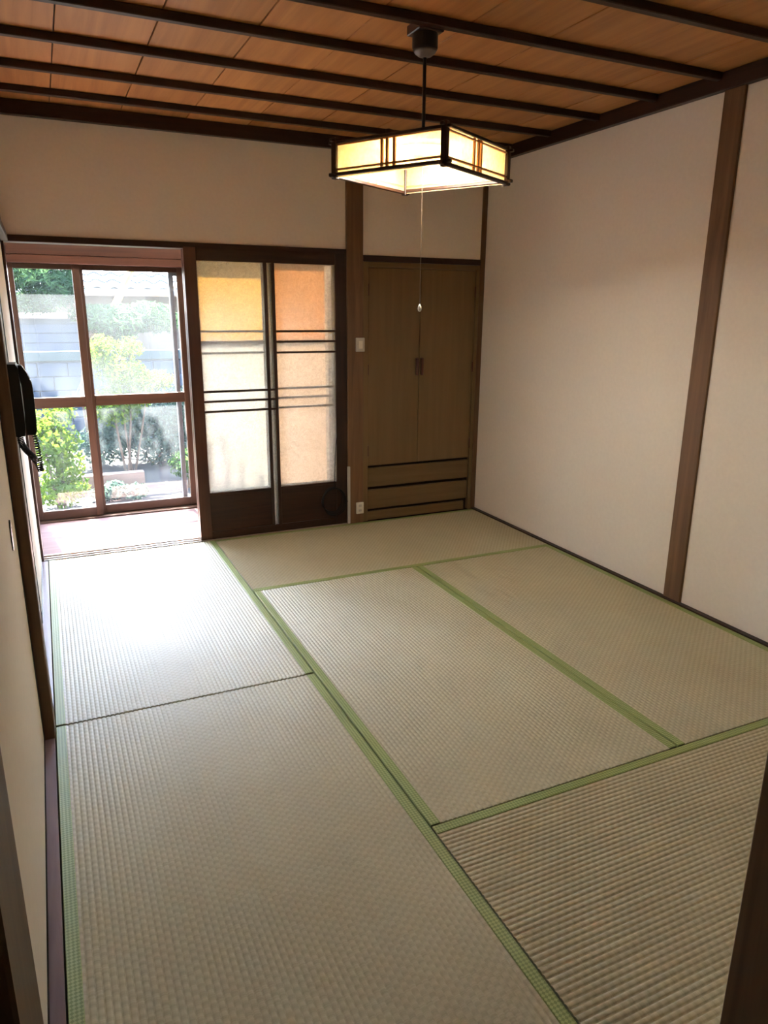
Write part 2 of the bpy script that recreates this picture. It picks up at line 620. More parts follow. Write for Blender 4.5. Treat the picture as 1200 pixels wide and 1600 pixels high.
# left wall: head rail, plaster, posts, sill
wl = st(box('wall_left', -0.22, -0.10, -0.12, 4.86, -0.16, 2.6, M['wall']))
box('plaster_panel', -0.10, -0.03, 0.0, PY0, 1.77, ZC + 0.03, M['wall'], wl)
box('plaster_panel', -0.10, -0.03, PY1, YB, 1.77, ZC + 0.03, M['wall'], wl)
st(box('trim_9', -0.10, 0.004, 0.0, PY0, 1.735, 1.77, M['dark_y'], bevel=0.002))
st(box('trim_10', -0.10, 0.004, PY1, YB - 0.03, 1.735, 1.77, M['dark_y'], bevel=0.002))
st(box('trim_11', -0.10, 0.006, PY0 - 0.002, PY1, -0.01, ZC + 0.03, M['post_z'], bevel=0.003), 'post carrying the wall telephone')
st(box('trim_12', -0.10, 0.003, 0.0, YB - 0.03, -0.05, 0.0, M['sill'], bevel=0.001), 'smooth grey brown sill under the sliding panels')

# front wall with the doorway the picture is taken from
st(box('wall_front', -0.22, WX + 0.02, -0.12, -0.01, 1.86, 2.6, M['wall']))
st(box('wall_front', 1.07, WX + 0.02, -0.12, -0.01, -0.06, 1.86, M['wall']))
st(box('trim_13', 0.968, 1.075, -0.13, 0.0, -0.06, 1.9, M['post_z'], bevel=0.003), 'brown door post at the edge of the ribbed pale mat')
st(box('trim_14', -0.10, 0.045, -0.13, 0.0, -0.06, 1.9, M['post_z'], bevel=0.003), 'door post in front of the sliding panel')
st(box('trim_15', 0.045, 0.968, -0.13, 0.0, 1.82, 1.9, M['dark_x']))
st(box('trim_25', 1.075, WX + 0.02, -0.13, 0.0, 1.82, 1.9, M['dark_x']))
st(box('trim_26', 1.075, WX + 0.02, -0.13, 0.0, -0.06, 0.0, M['sill_x']))
# plain closed hall behind the camera
st(box('wall_hall', -0.30, 3.1, -2.3, -2.2, -0.16, 2.6, M['wall']))
st(box('wall_hall', -0.22, -0.10, -2.2, -0.12, -0.16, 2.6, M['wall']))
SIDE = plain('gravel', (84, 80, 73), 0.9, 0.1, 0.15, 4.0, 0.4)
st(box('ground', -14, -0.31, -14, 4.85, -0.75, -0.55, SIDE))

# ceiling: boards on battens
ce = st(box('ceiling', -0.30, 3.1, -2.3, 4.0, ZB + 0.015, 2.65, M['dark_x']))
xs = [-0.10] + [0.268 + 0.3365 * k for k in range(8)] + [WX + 0.02]
for k, (a, b) in enumerate(zip(xs, xs[1:])):
    dz = (0.0, 0.0016, 0.0006)[k % 3]
    box('ceiling_board', a + 0.0024, b - 0.0024, -0.02, YB + 0.03, ZB + dz, ZB + 0.014, M['board'], ce, 0.0012)
for y in (0.36, 0.755, 1.15, 1.555, 1.97, 2.335, 2.735, 3.14, 3.53):
    box('batten', -0.06, WX, y - 0.016, y + 0.016, ZB - 0.030, ZB + 0.0005, M['batten'], ce, 0.003)
# cornice
st(box('trim_16', -0.10, WX + 0.01, YB - 0.035, YB + 0.03, ZC, 2.3955, M['dark_x'], bevel=0.003), 'dark cornice along the door wall')
st(box('trim_17', WX - 0.035, WX + 0.03, 0.0, YB - 0.035, ZC, 2.3955, M['dark_y'], bevel=0.003), 'dark cornice along the plaster wall')
st(box('trim_18', -0.10, -0.01, 0.0, YB - 0.035, ZC, 2.3955, M['dark_y'], bevel=0.003))
st(box('trim_19', -0.01, WX - 0.035, -0.01, 0.035, ZC, 2.3955, M['dark_x'], bevel=0.003))

# ------------------------------------------------------------------ veranda shell
YW = 4.67
st(box('wall_veranda', 2.20, 2.34, 3.90, 4.90, -0.16, 2.6, M['red_z']))
st(box('ceiling', -0.30, 2.4, 4.0, 4.92, 2.10, 2.30, M['red_x']))
st(box('wall_veranda', -0.22, 2.34, YW - 0.03, YW + 0.10, 1.80, 2.30, M['red_x']))
st(box('trim_20', -0.10, 1.074, YW - 0.045, YW + 0.10, 1.722, 1.80, M['red_x'], bevel=0.003), 'reddish upper header board over the veranda window')
st(box('trim_21', -0.10, 1.074, YW - 0.065, YW + 0.10, 1.672, 1.720, M['red_x'], bevel=0.003), 'reddish lower header board over the veranda window')
st(box('trim_22', -0.10, 2.20, YW - 0.05, YW + 0.13, -0.06, 0.006, M['sash_x'], bevel=0.002), 'veranda window sill')
st(box('trim_23', 1.035, 1.075, YW - 0.045, YW + 0.10, 0.006, 1.672, M['sash_z'], bevel=0.002), 'upright between the veranda windows')
st(box('trim_24', -0.10, -0.055, YW - 0.045, YW + 0.10, 0.006, 1.672, M['sash_z'], bevel=0.002))
st(box('wall_outside', -0.30, 2.4, 4.80, 4.88, -0.60, -0.06, M['wall']))


def sash(n, x0, x1, y, stile, mats, panes, label=None, zt=1.672, mid=(0.766, 0.836), bot=0.06, stile_r=None):
    t = empty('window_%d' % n, ((x0 + x1) / 2, y, 0.006))
    st(t, label)
    sr = stile_r or stile
    z0 = 0.008
    box('stile', x0, x0 + stile, y - 0.015, y + 0.015, z0, zt, mats[1], t, 0.002)
    box('stile', x1 - sr, x1, y - 0.015, y + 0.015, z0, zt, mats[1], t, 0.002)
    box('rail', x0 + stile, x1 - sr, y - 0.014, y + 0.014, z0, z0 + bot, mats[0], t, 0.002)
    box('rail', x0 + stile, x1 - sr, y - 0.014, y + 0.014, mid[0], mid[1], mats[0], t, 0.002)
    box('rail', x0 + stile, x1 - sr, y - 0.014, y + 0.014, zt - 0.032, zt, mats[0], t, 0.002)
    box('pane', x0 + stile - 0.003, x1 - sr + 0.003, y - 0.0015, y + 0.0015, z0 + bot, mid[0], panes[0], t)
    box('pane', x0 + stile - 0.003, x1 - sr + 0.003, y - 0.0015, y + 0.0015, mid[1], zt - 0.032, panes[1], t)
    return t


sm = (M['sash_x'], M['sash_z'])
g = M['glass']
sash(1, -0.055, 0.372, YW, 0.045, sm, (g, g), 'clear glass sash at the veranda corner post')
sash(2, 0.345, 1.032, YW + 0.034, 0.047, sm, (g, g), 'clear glass sash beside the upright of the veranda window')
# slim screen frame parked on the outer track
sc_ = empty('window_3', (0.98, YW + 0.072, 0.006))
st(sc_, 'slim outer screen frame behind the glass sash')
box('stile', 0.935, 0.968, YW + 0.060, YW + 0.084, 0.008, 1.66, M['rose_grey'], sc_, 0.002)
box('stile', 1.012, 1.034, YW + 0.060, YW + 0.084, 0.008, 1.66, M['rose_grey'], sc_, 0.002)
box('rail', 0.968, 1.012, YW + 0.060, YW + 0.084, 0.008, 0.05, M['rose_grey'], sc_)
box('rail', 0.968, 1.012, YW + 0.060, YW + 0.084, 1.62, 1.66, M['rose_grey'], sc_)
sash(4, 1.075, 1.65, YW, 0.045, sm, (M['glow_white'], M['glow_gold']), mid=(1.160, 1.188), zt=1.80)  # hidden panes carry the painted glow, warm above and paler below
sash(5, 1.62, 2.20, YW + 0.034, 0.045, sm, (M['cream'], M['glow_amber']), mid=(1.160, 1.188), zt=1.80)


# ------------------------------------------------------------------ glass sliding doors
def glass_door(n, y, mirror, frost, label):
    x0, x1 = 0.882, 1.874
    t = empty('door_%d' % n, ((x0 + x1) / 2, y, 0.0))
    st(t, label)
    z = 0.003
    box('stile', x0, 0.952, y - 0.016, y + 0.016, z, 1.745, M['red_z'], t, 0.002)  # redder than the other stile: warm sunlit glow put into its colour
    box('stile', 1.796, x1, y - 0.016, y + 0.016, z, 1.745, M['dark_z'], t, 0.002)
    box('rail', 0.952, 1.796, y - 0.015, y + 0.015, 1.672, 1.745, M['dark_x'], t, 0.002)
    box('rail', 0.952, 1.796, y - 0.015, y + 0.015, z, 0.052, M['dark_x'], t, 0.002)
    box('rail', 0.952, 1.346, y - 0.014, y + 0.014, 0.285, 0.302, M['dark_x'], t, 0.002)
    box('rail', 1.410, 1.796, y - 0.014, y + 0.014, 0.285, 0.302, M['dark_x'], t, 0.002)
    box('kick_panel', 0.950, 1.346, y - 0.008, y + 0.008, 0.050, 0.287, M['dark_x'], t)
    box('kick_panel', 1.410, 1.798, y - 0.008, y + 0.008, 0.050, 0.287, M['dark_x'], t)
    box('muntin', 1.344, 1.364, y - 0.014, y + 0.014, 0.050, 1.674, M['dark_z'], t, 0.0015)
    box('muntin', 1.391, 1.411, y - 0.014, y + 0.014, 0.050, 1.674, M['dark_z'], t, 0.0015)
    box('pane', 0.949, 1.347, y - 0.002, y + 0.002, 0.300, 1.675, frost, t)
    box('pane', 1.408, 1.799, y - 0.002, y + 0.002, 0.300, 1.675, frost, t)
    box('pane', 1.362, 1.393, y - 0.002, y + 0.002, 0.050, 1.675, frost, t)
    up, lo = (1.278, 1.216, 1.151), (0.927, 0.868, 0.807)
    L, Rr = (0.951, 1.346), (1.409, 1.797)
    for zz in up:
        a, b = L if mirror else Rr
        box('bar', a, b, y - 0.012, y - 0.002, zz - 0.0065, zz + 0.0065, M['dark_z'], t)
    for zz in lo:
        a, b = (Rr if mirror else (0.951, 1.393))
        box('bar', a, b, y - 0.0145, y - 0.002, zz - 0.0065, zz + 0.0065, M['dark_z'], t)
    return t


glass_door(1, 3.823, False, M['frost'], 'sliding door of patterned glass with dark bars on the room side')
glass_door(2, 3.865, True, M['frost_back'], 'second patterned glass door slid behind the first')


# ------------------------------------------------------------------ paper sliding panels on the left wall
def fusuma(n, y0, y1, x, label=None):
    t = empty('door_%d' % n, (x, (y0 + y1) / 2, 0.0))
    st(t, label)
    box('panel', x - 0.018, x - 0.003, y0 + 0.016, y1 - 0.016, 0.016, 1.725, M['paper'], t)
    box('frame_stile', x - 0.021, x, y0, y0 + 0.018, 0.002, 1.737, M['lacquer'], t, 0.002)
    box('frame_stile', x - 0.021, x, y1 - 0.018, y1, 0.002, 1.737, M['lacquer'], t, 0.002)
    box('frame_rail', x - 0.021, x, y0 + 0.018, y1 - 0.018, 0.002, 0.018, M['lacquer'], t, 0.002)
    box('frame_rail', x - 0.021, x, y0 + 0.018, y1 - 0.018, 1.722, 1.737, M['lacquer'], t, 0.002)
    return t


f1 = fusuma(3, 0.0, PY0 - 0.003, -0.027, 'pale paper sliding panel beside the front door post')
bm = bmesh.new()
bm_extrude(bm, [(1.60 + 0.022 * math.cos(a), 0.80 + 0.045 * math.sin(a)) for a in [k * math.pi / 8 for k in range(16)]], 'x', -0.0305, -0.026)
mesh_out('pull', bm, M['lacquer'], f1)
fusuma(4, PY1 + 0.003, 2.90, -0.055)
fusuma(5, 2.86, YB - 0.034, -0.028)


# ------------------------------------------------------------------ tatami mats
def ridged(x0, x1, y0, y1, along, z0=-0.055, ztop=0.0):
    """mat body with a top of rounded ridges that run along x or y"""
    bm = bmesh.new()
    p = 0.0155
    dp = 0.0036
    if along == 'x':
        a0, a1, l0, l1 = y0, y1, x0, x1
    else:
        a0, a1, l0, l1 = x0, x1, y0, y1
    k0, k1 = math.ceil(a0 / p - 1e-6), math.floor(a1 / p + 1e-6)
    prof = [(a0, ztop - 0.002)]
    seg = 6
    for k in range(k0, k1):
        for s in range(seg):
            t = s / seg
            h = math.sqrt(max(0.0, 1 - (2 * t - 1) ** 2))
            prof.append(((k + t) * p, ztop - dp * (1 - h)))
    prof.append((k1 * p, ztop - dp))
    prof.append((a1, ztop - 0.002))
    pr2 = [prof[0]]
    for q in prof[1:]:
        if q[0] > pr2[-1][0] + 1e-5:
            pr2.append(q)
    prof = pr2

    def P(a, l, z):
        return (l, a, z) if along == 'x' else (a, l, z)
    A = [bm.verts.new(P(a, l0, z)) for a, z in prof]
    B = [bm.verts.new(P(a, l1, z)) for a, z in prof]
    A2 = [bm.verts.new(P(a, l0, z0)) for a in (a0, a1)]
    B2 = [bm.verts.new(P(a, l1, z0)) for a in (a0, a1)]
    for i in range(len(prof) - 1):
        f = bm.faces.new((A[i], A[i + 1], B[i + 1], B[i]))
        f.smooth = True
    bm.faces.new((A2[0], A2[1], B2[1], B2[0]))
    for quad in ((A[0], B[0], B2[0], A2[0]), (A[-1], A2[1], B2[1], B[-1])):
        bm.faces.new([bm.verts.new(v.co) for v in quad])
    for ring, low in ((A, A2), (B, B2)):
        cp = [bm.verts.new(v.co) for v in ring + [low[1], low[0]]]
        bm.faces.new(cp)
    return bm


def tatami(x0, x1, y0, y1, along, label):
    gap = 0.0028
    x0 += gap
    x1 -= gap
    y0 += gap
    y1 -= gap
    w = 0.032
    t = empty('tatami_mat', ((x0 + x1) / 2, (y0 + y1) / 2, -0.055))
    tag(t, label, 'tatami mat', 'tatami mats covering the floor')
    if along == 'x':
        mesh_out('rush_surface', ridged(x0, x1, y0 + 0.003, y1 - 0.003, 'x'), M['mat_x'], t)
        for a, b in ((y0, y0 + w), (y1 - w, y1)):
            box('cloth_border', x0, x1, a, b, -0.053, 0.0005, M['border'], t, 0.0015)
    else:
        mesh_out('rush_surface', ridged(x0 + 0.003, x1 - 0.003, y0, y1, 'y'), M['mat_y'], t)
        for a, b in ((x0, x0 + w), (x1 - w, x1)):
            box('cloth_border', a, b, y0, y1, -0.053, 0.0012, M['border'], t, 0.0015)
    return t


X0, X1, X2, X3 = 0.004, 0.9635, 1.915, 2.858
Y1, Y2, Y3, Y4 = 0.936, 1.918, 2.862, 3.797
tatami(X0, X1, 0.0, Y2 - 0.003, 'y', 'tatami mat along the paper sliding panel, beside the front door post')
tatami(X0, X1, Y2 + 0.003, Y4, 'y', 'tatami mat reaching the sunlit door sill of the veranda')
tatami(X1, X3, Y3, Y4, 'x', 'pale tatami mat in front of the glass doors and wardrobe')
tatami(X1, X2, Y1, Y3, 'y', 'tatami mat under the pendant lamp in the middle of the room')
tatami(X2, X3, Y1, Y3, 'y', 'tatami mat along the white plaster wall with the brown post')
tatami(X1, X3, 0.0, Y1, 'x', 'strongly ribbed pale tatami mat beside the dark door post')

# ------------------------------------------------------------------ built-in wardrobe
wd = empty('built_in_wardrobe', (2.418, 4.05, 0.0))
tag(wd, 'olive brown built-in wardrobe with two tall doors above drawers', 'wardrobe')
box('carcass', 1.986, 2.850, 3.845, 4.28, -0.05, 1.70, M['cabinet_dark'], wd)
box('frame_stile', 1.986, 2.024, 3.812, 3.846, -0.002, 1.702, M['cabinet'], wd, 0.002)
box('frame_stile', 2.826, 2.851, 3.812, 3.846, -0.002, 1.702, M['cabinet'], wd, 0.002)
box('frame_rail', 2.024, 2.826, 3.816, 3.846, 1.668, 1.702, M['cabinet_x'], wd, 0.002)


def wdoor(x0, x1, hx, hinge_x):
    d = box('door', x0, x1, 3.822, 3.846, 0.385, 1.666, M['cabinet'], wd, 0.002)
    hb = bmesh.new()
    bm_box(hb, hx - 0.009, hx + 0.009, 3.804, 3.8225, 0.985, 1.098, 0.003)
    mesh_out('handle', hb, M['handle'], d)
    for z in (1.53, 1.03, 0.49):
        hb = bmesh.new()
        bm_tube(hb, [(hinge_x, 3.818, z - 0.035), (hinge_x, 3.818, z + 0.035)], 0.006, 8)
        mesh_out('hinge', hb, M['handle'], d)


wdoor(2.027, 2.4035, 2.386, 2.026)
wdoor(2.4065, 2.824, 2.424, 2.825)
for z0, z1 in ((0.236, 0.368), (0.080, 0.214)):
    box('drawer', 2.027, 2.822, 3.820, 3.846, z0, z1, M['cabinet_x'], wd, 0.003)
box('plinth', 2.027, 2.80, 3.826, 3.846, -0.002, 0.060, M['cabinet_x'], wd, 0.002)

# ------------------------------------------------------------------ switch, outlet, cable
sw = box('light_switch', 1.930, 1.990, 3.786, 3.799, 1.148, 1.236, M['grey_plastic'], None, 0.003)
tag(sw, 'small off-white light switch on the dark post', 'switch')
box('rocker', 1.946, 1.974, 3.782, 3.787, 1.168, 1.216, M['white_plastic'], sw, 0.002)
ol = box('power_outlet', 1.930, 1.984, 3.787, 3.799, 0.064, 0.144, M['white_plastic'], None, 0.003)
tag(ol, 'small cream power outlet low on the dark post', 'outlet')
for zz in (0.088, 0.122):
    box('socket', 1.946, 1.968, 3.7855, 3.7875, zz - 0.008, zz + 0.008, M['grey_plastic'], ol)
cc = box('cable_cover', 1.866, 1.886, 3.786, 3.799, 0.004, 0.40, M['grey_plastic'], None, 0.003)
tag(cc, 'slim pale cable cover strip beside the door and dark post', 'cable cover')
bm = bmesh.new()
for k in range(5):
    pts = []
    for i in range(28):
        a = 2 * math.pi * i / 28
        pts.append((1.757 + 0.004 * math.sin(3 * a + k) + (0.072 + 0.003 * k) * math.cos(a) + 0.003 * k,
                    3.792 - 0.0045 * k + 0.002 * math.sin(2 * a + k),
                    0.185 - 0.004 * k + (0.085 + 0.002 * k) * math.sin(a)))
    bm_tube(bm, pts, 0.0032, 6, True)
bm_tube(bm, [(1.772, 3.79, 0.268), (1.775, 3.795, 0.33), (1.782, 3.801, 0.45), (1.79, 3.802, 0.56), (1.80, 3.803, 0.62)], 0.0028, 6)
bm_tube(bm, [(1.83, 3.786, 0.19), (1.85, 3.79, 0.17), (1.868, 3.79, 0.16)], 0.0028, 6)
co = mesh_out('cable_coil', bm, M['black'])
tag(co, 'black cable coiled in front of the door kick panel', 'cable')

# ------------------------------------------------------------------ pendant lamp
LX, LY = 1.469, 2.038
LZ0, LZ1 = 1.876, 2.006
HS = 0.232
TH = 1.3112 - math.pi / 4
lamp = empty('pendant_lamp', (LX, LY, LZ0))
tag(lamp, 'square wooden pendant lamp with glowing paper sides hanging from a rod', 'lamp')
c, s = math.cos(TH), math.sin(TH)


def rot(bm):
    for v in bm.verts:
        x, y = v.co.x, v.co.y
        v.co.x = LX + x * c - y * s
        v.co.y = LY + x * s + y * c


def lpart(name, lst, mat, parent=None, bevel=0.0):
    b = bmesh.new()
    for q in lst:
        bm_box(b, *q, bevel)
    rot(b)
    return mesh_out(name, b, mat, parent or lamp)


for sx in (-1, 1):
    for sy in (-1, 1):
        lpart('corner_post', [(sx * HS - 0.011, sx * HS + 0.011, sy * HS - 0.011, sy * HS + 0.011, LZ0 - 0.002, LZ1 + 0.006)], M['lamp_dark'], None, 0.002)
E_ = 0.026
for sgn in (-1, 1):
    for ax in (0, 1):
        def rb(zc, h, w, off, ext):
            a = sgn * (HS + off)
            if ax == 0:
                return (-HS - ext, HS + ext, a - w / 2, a + w / 2, zc - h / 2, zc + h / 2)
            return (a - w / 2, a + w / 2, -HS - ext, HS + ext, zc - h / 2, zc + h / 2)
        dz = 0.006 * ax
        lpart('rail', [rb(LZ1 - 0.004 - dz, 0.010, 0.014, 0.0, E_)], M['lamp_dark'], None, 0.002)
        lpart('rail', [rb(LZ0 + 0.008 + dz, 0.012, 0.016, 0.0, E_)], M['lamp_dark'], None, 0.002)
        lpart('inner_rail', [rb(LZ1 - 0.018, 0.005, 0.010, 0.0, -0.010)], M['lamp_light'], None)
        lpart('inner_rail', [rb(LZ0 + 0.030, 0.006, 0.010, 0.0, -0.010)], M['lamp_light'], None)
        a = sgn * (HS - 0.003)
        if ax == 0:
            lpart('paper_panel', [(-HS + 0.008, HS - 0.008, a - 0.0008, a + 0.0008, LZ0 + 0.004, LZ1 - 0.004)], M['washi'])
            for u_ in (-0.030, 0.0, 0.022):
                lpart('mullion', [(u_ - 0.005, u_ + 0.005, sgn * HS - 0.004, sgn * HS + 0.005, LZ0 + 0.014, LZ1 - 0.010)], M['lamp_light'])
        else:
            lpart('paper_panel', [(a - 0.0008, a + 0.0008, -HS + 0.008, HS - 0.008, LZ0 + 0.004, LZ1 - 0.004)], M['washi'])
            for u_ in (-0.030, 0.0, 0.022):
                lpart('mullion', [(sgn * HS - 0.004, sgn * HS + 0.005, u_ - 0.005, u_ + 0.005, LZ0 + 0.014, LZ1 - 0.010)], M['lamp_light'])
lpart('reflector', [(-HS + 0.02, HS - 0.02, -HS + 0.02, HS - 0.02, LZ1 - 0.012, LZ1 - 0.006)], M['white_enamel'])
lpart('crossbar', [(-HS, HS, -0.008, 0.008, LZ1 - 0.005, LZ1 + 0.010)], M['lamp_dark'], None, 0.002)
bm = bmesh.new()
bm_tube(bm, [(LX + 0.13 * math.cos(2 * math.pi * k / 40), LY + 0.13 * math.sin(2 * math.pi * k / 40), LZ1 - 0.040) for k in range(40)], 0.013, 10, True)
mesh_out('ring_tube', bm, M['tube'], lamp, True)
bm = bmesh.new()
bm_tube(bm, [(LX, LY, LZ1 + 0.004), (LX, LY, 2.315)], 0.0065, 10)
mesh_out('rod', bm, M['rose'], lamp, True)
bm = bmesh.new()
bm_lathe(bm, [(0.046, 2.366), (0.046, 2.318), (0.044, 2.313)], LX, LY, 28)
mesh_out('ceiling_rose', bm, M['rose'], lamp)
bm = bmesh.new()
bm_lathe(bm, [(0.043, 2.313), (0.038, 2.303), (0.024, 2.293), (0.010, 2.288)], LX, LY, 28)
mesh_out('rose_cap', bm, M['rose_grey'], lamp, True)
bm = bmesh.new()
bm_box(bm, LX - 0.05, LX + 0.05, LY - 0.05, LY + 0.05, 2.362, ZB, 0.003)
mesh_out('mounting_block', bm, M['lamp_dark'], lamp)
bm = bmesh.new()
bm_tube(bm, [(LX, LY, LZ1 - 0.01), (LX + 0.001, LY, 1.7), (LX, LY, 1.432)], 0.0009, 6)
pc = mesh_out('pull_cord', bm, plain('cord_brown', (120, 104, 86), 0.8), lamp)
bm = bmesh.new()
bm_lathe(bm, [(0.002, 1.436), (0.006, 1.428), (0.008, 1.418), (0.006, 1.410), (0.002, 1.407)], LX, LY, 12)
mesh_out('cord_knob', bm, M['white_plastic'], pc, True)

# ------------------------------------------------------------------ wall telephone on the left post
ph = empty('wall_telephone', (0.006, 1.90, 1.03))
tag(ph, 'dark wall telephone with coiled cord on the dark post', 'telephone')
bm = bmesh.new()
bm_extrude(bm, [(0.006, 1.035), (0.030, 1.035), (0.034, 1.06), (0.034, 1.235), (0.028, 1.25), (0.006, 1.25)], 'y', 1.85, 1.955)
mesh_out('base', bm, M['phone'], ph)
bm = bmesh.new()
bm_extrude(bm, [(0.034, 1.247), (0.044, 1.244), (0.056, 1.222), (0.066, 1.19), (0.067, 1.15), (0.066, 1.09), (0.064, 1.045), (0.058, 1.036),
                (0.036, 1.036), (0.035, 1.08), (0.037, 1.10), (0.038, 1.18), (0.035, 1.20)], 'y', 1.862, 1.908)
mesh_out('handset', bm, M['black'], ph)
bm = bmesh.new()
pts = []
for i in range(240):
    t = i / 239
    q = [Vector((0.016, 1.88, 1.036)), Vector((0.012, 1.86, 0.985)), Vector((0.052, 1.85, 0.985)), Vector((0.062, 1.85, 0.925))]
    base = q[0] * (1 - t) ** 3 + q[1] * 3 * t * (1 - t) ** 2 + q[2] * 3 * t * t * (1 - t) + q[3] * t ** 3
    a = 2 * math.pi * 26 * t
    pts.append(base + Vector((math.cos(a) * 0.008, math.sin(a) * 0.008, math.cos(a) * 0.003)))
for i in range(160):
    t = i / 159
    q = [Vector((0.062, 1.85, 0.925)), Vector((0.066, 1.86, 0.96)), Vector((0.058, 1.88, 1.0)), Vector((0.055, 1.885, 1.038))]
    base = q[0] * (1 - t) ** 3 + q[1] * 3 * t * (1 - t) ** 2 + q[2] * 3 * t * t * (1 - t) + q[3] * t ** 3
    a = 2 * math.pi * 16 * t
    pts.append(base + Vector((math.cos(a) * 0.006, math.sin(a) * 0.006, 0)))
bm_tube(bm, pts, 0.002, 5)
mesh_out('coiled_cord', bm, M['black'], ph, True)

# ------------------------------------------------------------------ garden
gnd = st(box('ground', -14, 16, 4.86, 26, -0.75, -0.55, plain('soil', (42, 40, 37), 0.9, 0.1, 0.2, 3.0, 0.5)))
L1 = leaf_mat('leaf_yellow_green', (44, 64, 16), (76, 90, 24))
L2 = leaf_mat('leaf_mid_green', (27, 48, 22), (50, 70, 30))
L3 = leaf_mat('leaf_grey_green', (34, 48, 42), (56, 70, 58))
L4 = leaf_mat('pine_needles', (26, 44, 30), (48, 66, 40), 0.3)
BARK = plain('bark', (66, 52, 42), 0.9, 0.1, 0.2, 30, 0.6)


def foliage(blobs, n, size, seed, needle=False):
    rnd = random.Random(seed)
    bm = bmesh.new()
    tot = sum(b[3] * b[4] for b in blobs)
    for cx, cy, cz, rx, rz in blobs:
        m = max(20, int(n * rx * rz / tot))
        for _ in range(m):
            d = Vector((rnd.gauss(0, 1), rnd.gauss(0, 1), rnd.gauss(0, 1))).normalized()
            r = rnd.random() ** 0.4
            p = Vector((cx + d.x * rx * r, cy + d.y * rx * r, cz + d.z * rz * r))
            nrm = (d + Vector((rnd.gauss(0, .6), rnd.gauss(0, .6), rnd.gauss(0, .6) + 0.4))).normalized()
            q = nrm.to_track_quat('Z', 'Y')
            ang = rnd.random() * 6.28
            L = size * rnd.uniform(0.7, 1.3)
            Wd = L * (0.2 if needle else 0.5)
            ux = q @ Vector((math.cos(ang), math.sin(ang), 0))
            uy = q @ Vector((-math.sin(ang), math.cos(ang), 0))
            v = [bm.verts.new(p - ux * L * .5), bm.verts.new(p + uy * Wd * .5), bm.verts.new(p + ux * L * .5 + nrm * L * .12), bm.verts.new(p - uy * Wd * .5)]
            bm.faces.new(v)
    return bm


def shrub(name, x, y, top, blobs, n, size, mat, label, seed, stems=4):
    t = empty(name, (x, y, -0.55))
    tag(t, label, 'shrub', 'garden shrubs')
    mesh_out('foliage', foliage([(x + a, y + b, z, rx, rz) for a, b, z, rx, rz in blobs], n, size, seed), mat, t)
    bm = bmesh.new()
    for k in range(stems):
        a, b, z, rx, rz = blobs[k % len(blobs)]
        bm_tube(bm, [(x + 0.04 * math.cos(k * 2.1), y + 0.04 * math.sin(k * 2.1), -0.55), (x + a * .6, y + b * .6, (z - 0.55) / 2), (x + a, y + b, z)],
                [0.016, 0.011, 0.005], 6)
    mesh_out('stem', bm, BARK, t)
    return t


# the shrubs stand between the window and the wall
shrub('broadleaf_shrub', 0.10, 7.1, 0.5, [(0, 0, 0.15, .26, .22), (.06, .05, -.1, .22, .26), (-.1, 0, .3, .18, .16), (.1, .1, .42, .16, .14), (.02, 0, -.35, .28, .18)],
      2600, 0.06, L1, 'yellow green broadleaf shrub growing before the grey garden wall', 3)
shrub('broadleaf_shrub', 0.86, 8.05, 0.9, [(0, 0, .72, .28, .18), (-.16, .1, .92, .2, .2), (.12, 0, .98, .16, .12), (.30, .05, .60, .28, .13), (.42, .05, .62, .18, .1), (.05, .1, .45, .34, .2), (-.1, .1, .3, .3, .2)],
      4600, 0.055, L1, 'bright green shrub beneath the pine tree in the garden', 4)
shrub('broadleaf_shrub', 1.28, 9.0, 0.5, [(0, 0, .10, .42, .3), (.4, .1, .12, .4, .32), (-.4, 0, .0, .35, .3), (.1, 0, -.3, .5, .25), (-.6, 0, -.25, .4, .25), (.5, 0, -.3, .4, .25)],
      9000, 0.06, L3, 'grey green rounded shrub behind the timber edging', 5)
shrub('low_plant', 1.45, 7.55, 0.0, [(0, 0, -.28, .22, .16), (.2, 0, -.34, .18, .14)], 900, 0.06, L2, 'low green plant at the end of the timber edging', 6)
shrub('low_plant', 0.62, 7.25, 0.0, [(0, 0, -.44, .16, .1), (.2, -.05, -.46, .15, .08), (-.1, 0, -.46, .14, .08)], 900, 0.06, L3, 'low grey green plant before the timber edging', 8)
shrub('hedge_shrub', -1.1, 8.6, 1.0, [(0, 0, .2, .6, .6), (-.4, 0, .5, .5, .5)], 2200, 0.07, L2, 'dark green shrub beyond the corner of the veranda', 9)
shrub('hedge_shrub', 2.7, 8.4, 1.0, [(0, 0, .2, .6, .6), (.5, 0, .4, .5, .5)], 2200, 0.07, L2, 'dark green shrub beside the neighbouring house', 10)

# pine with cloud-shaped pads
pt = empty('pine_tree', (0.62, 9.6, -0.55))
tag(pt, 'garden pine with spreading pads of needles behind the glass', 'tree')
pads = [(0.95, 9.0, 1.24, .42, .17), (0.30, 9.3, 1.62, .36, .2), (-.15, 9.1, 1.78, .4, .2), (1.35, 9.1, 1.30, .35, .18), (0.15, 9.5, 1.85, .42, .16), (-.25, 9.4, 1.98, .42, .16), (1.0, 9.2, 1.30, .46, .15), (1.45, 9.4, 1.22, .36, .13), (0.72, 9.4, 1.32, .3, .12),
        (0.05, 9.7, 1.45, .38, .14), (0.95, 9.6, 1.06, .3, .12), (0.55, 9.7, 2.2, .4, .2), (-.5, 9.8, 1.5, .4, .15), (0.5, 9.6, 2.7, .35, .25)]
mesh_out('needles', foliage(pads, 16000, 0.11, 21, True), L4, pt)
bm = bmesh.new()
bm_tube(bm, [(0.62, 9.6, -0.57), (0.55, 9.62, 0.3), (0.66, 9.6, 1.0), (0.5, 9.6, 1.7), (0.56, 9.65, 2.6)], [.09, .075, .065, .05, .02], 8)
mesh_out('trunk', bm, BARK, pt)
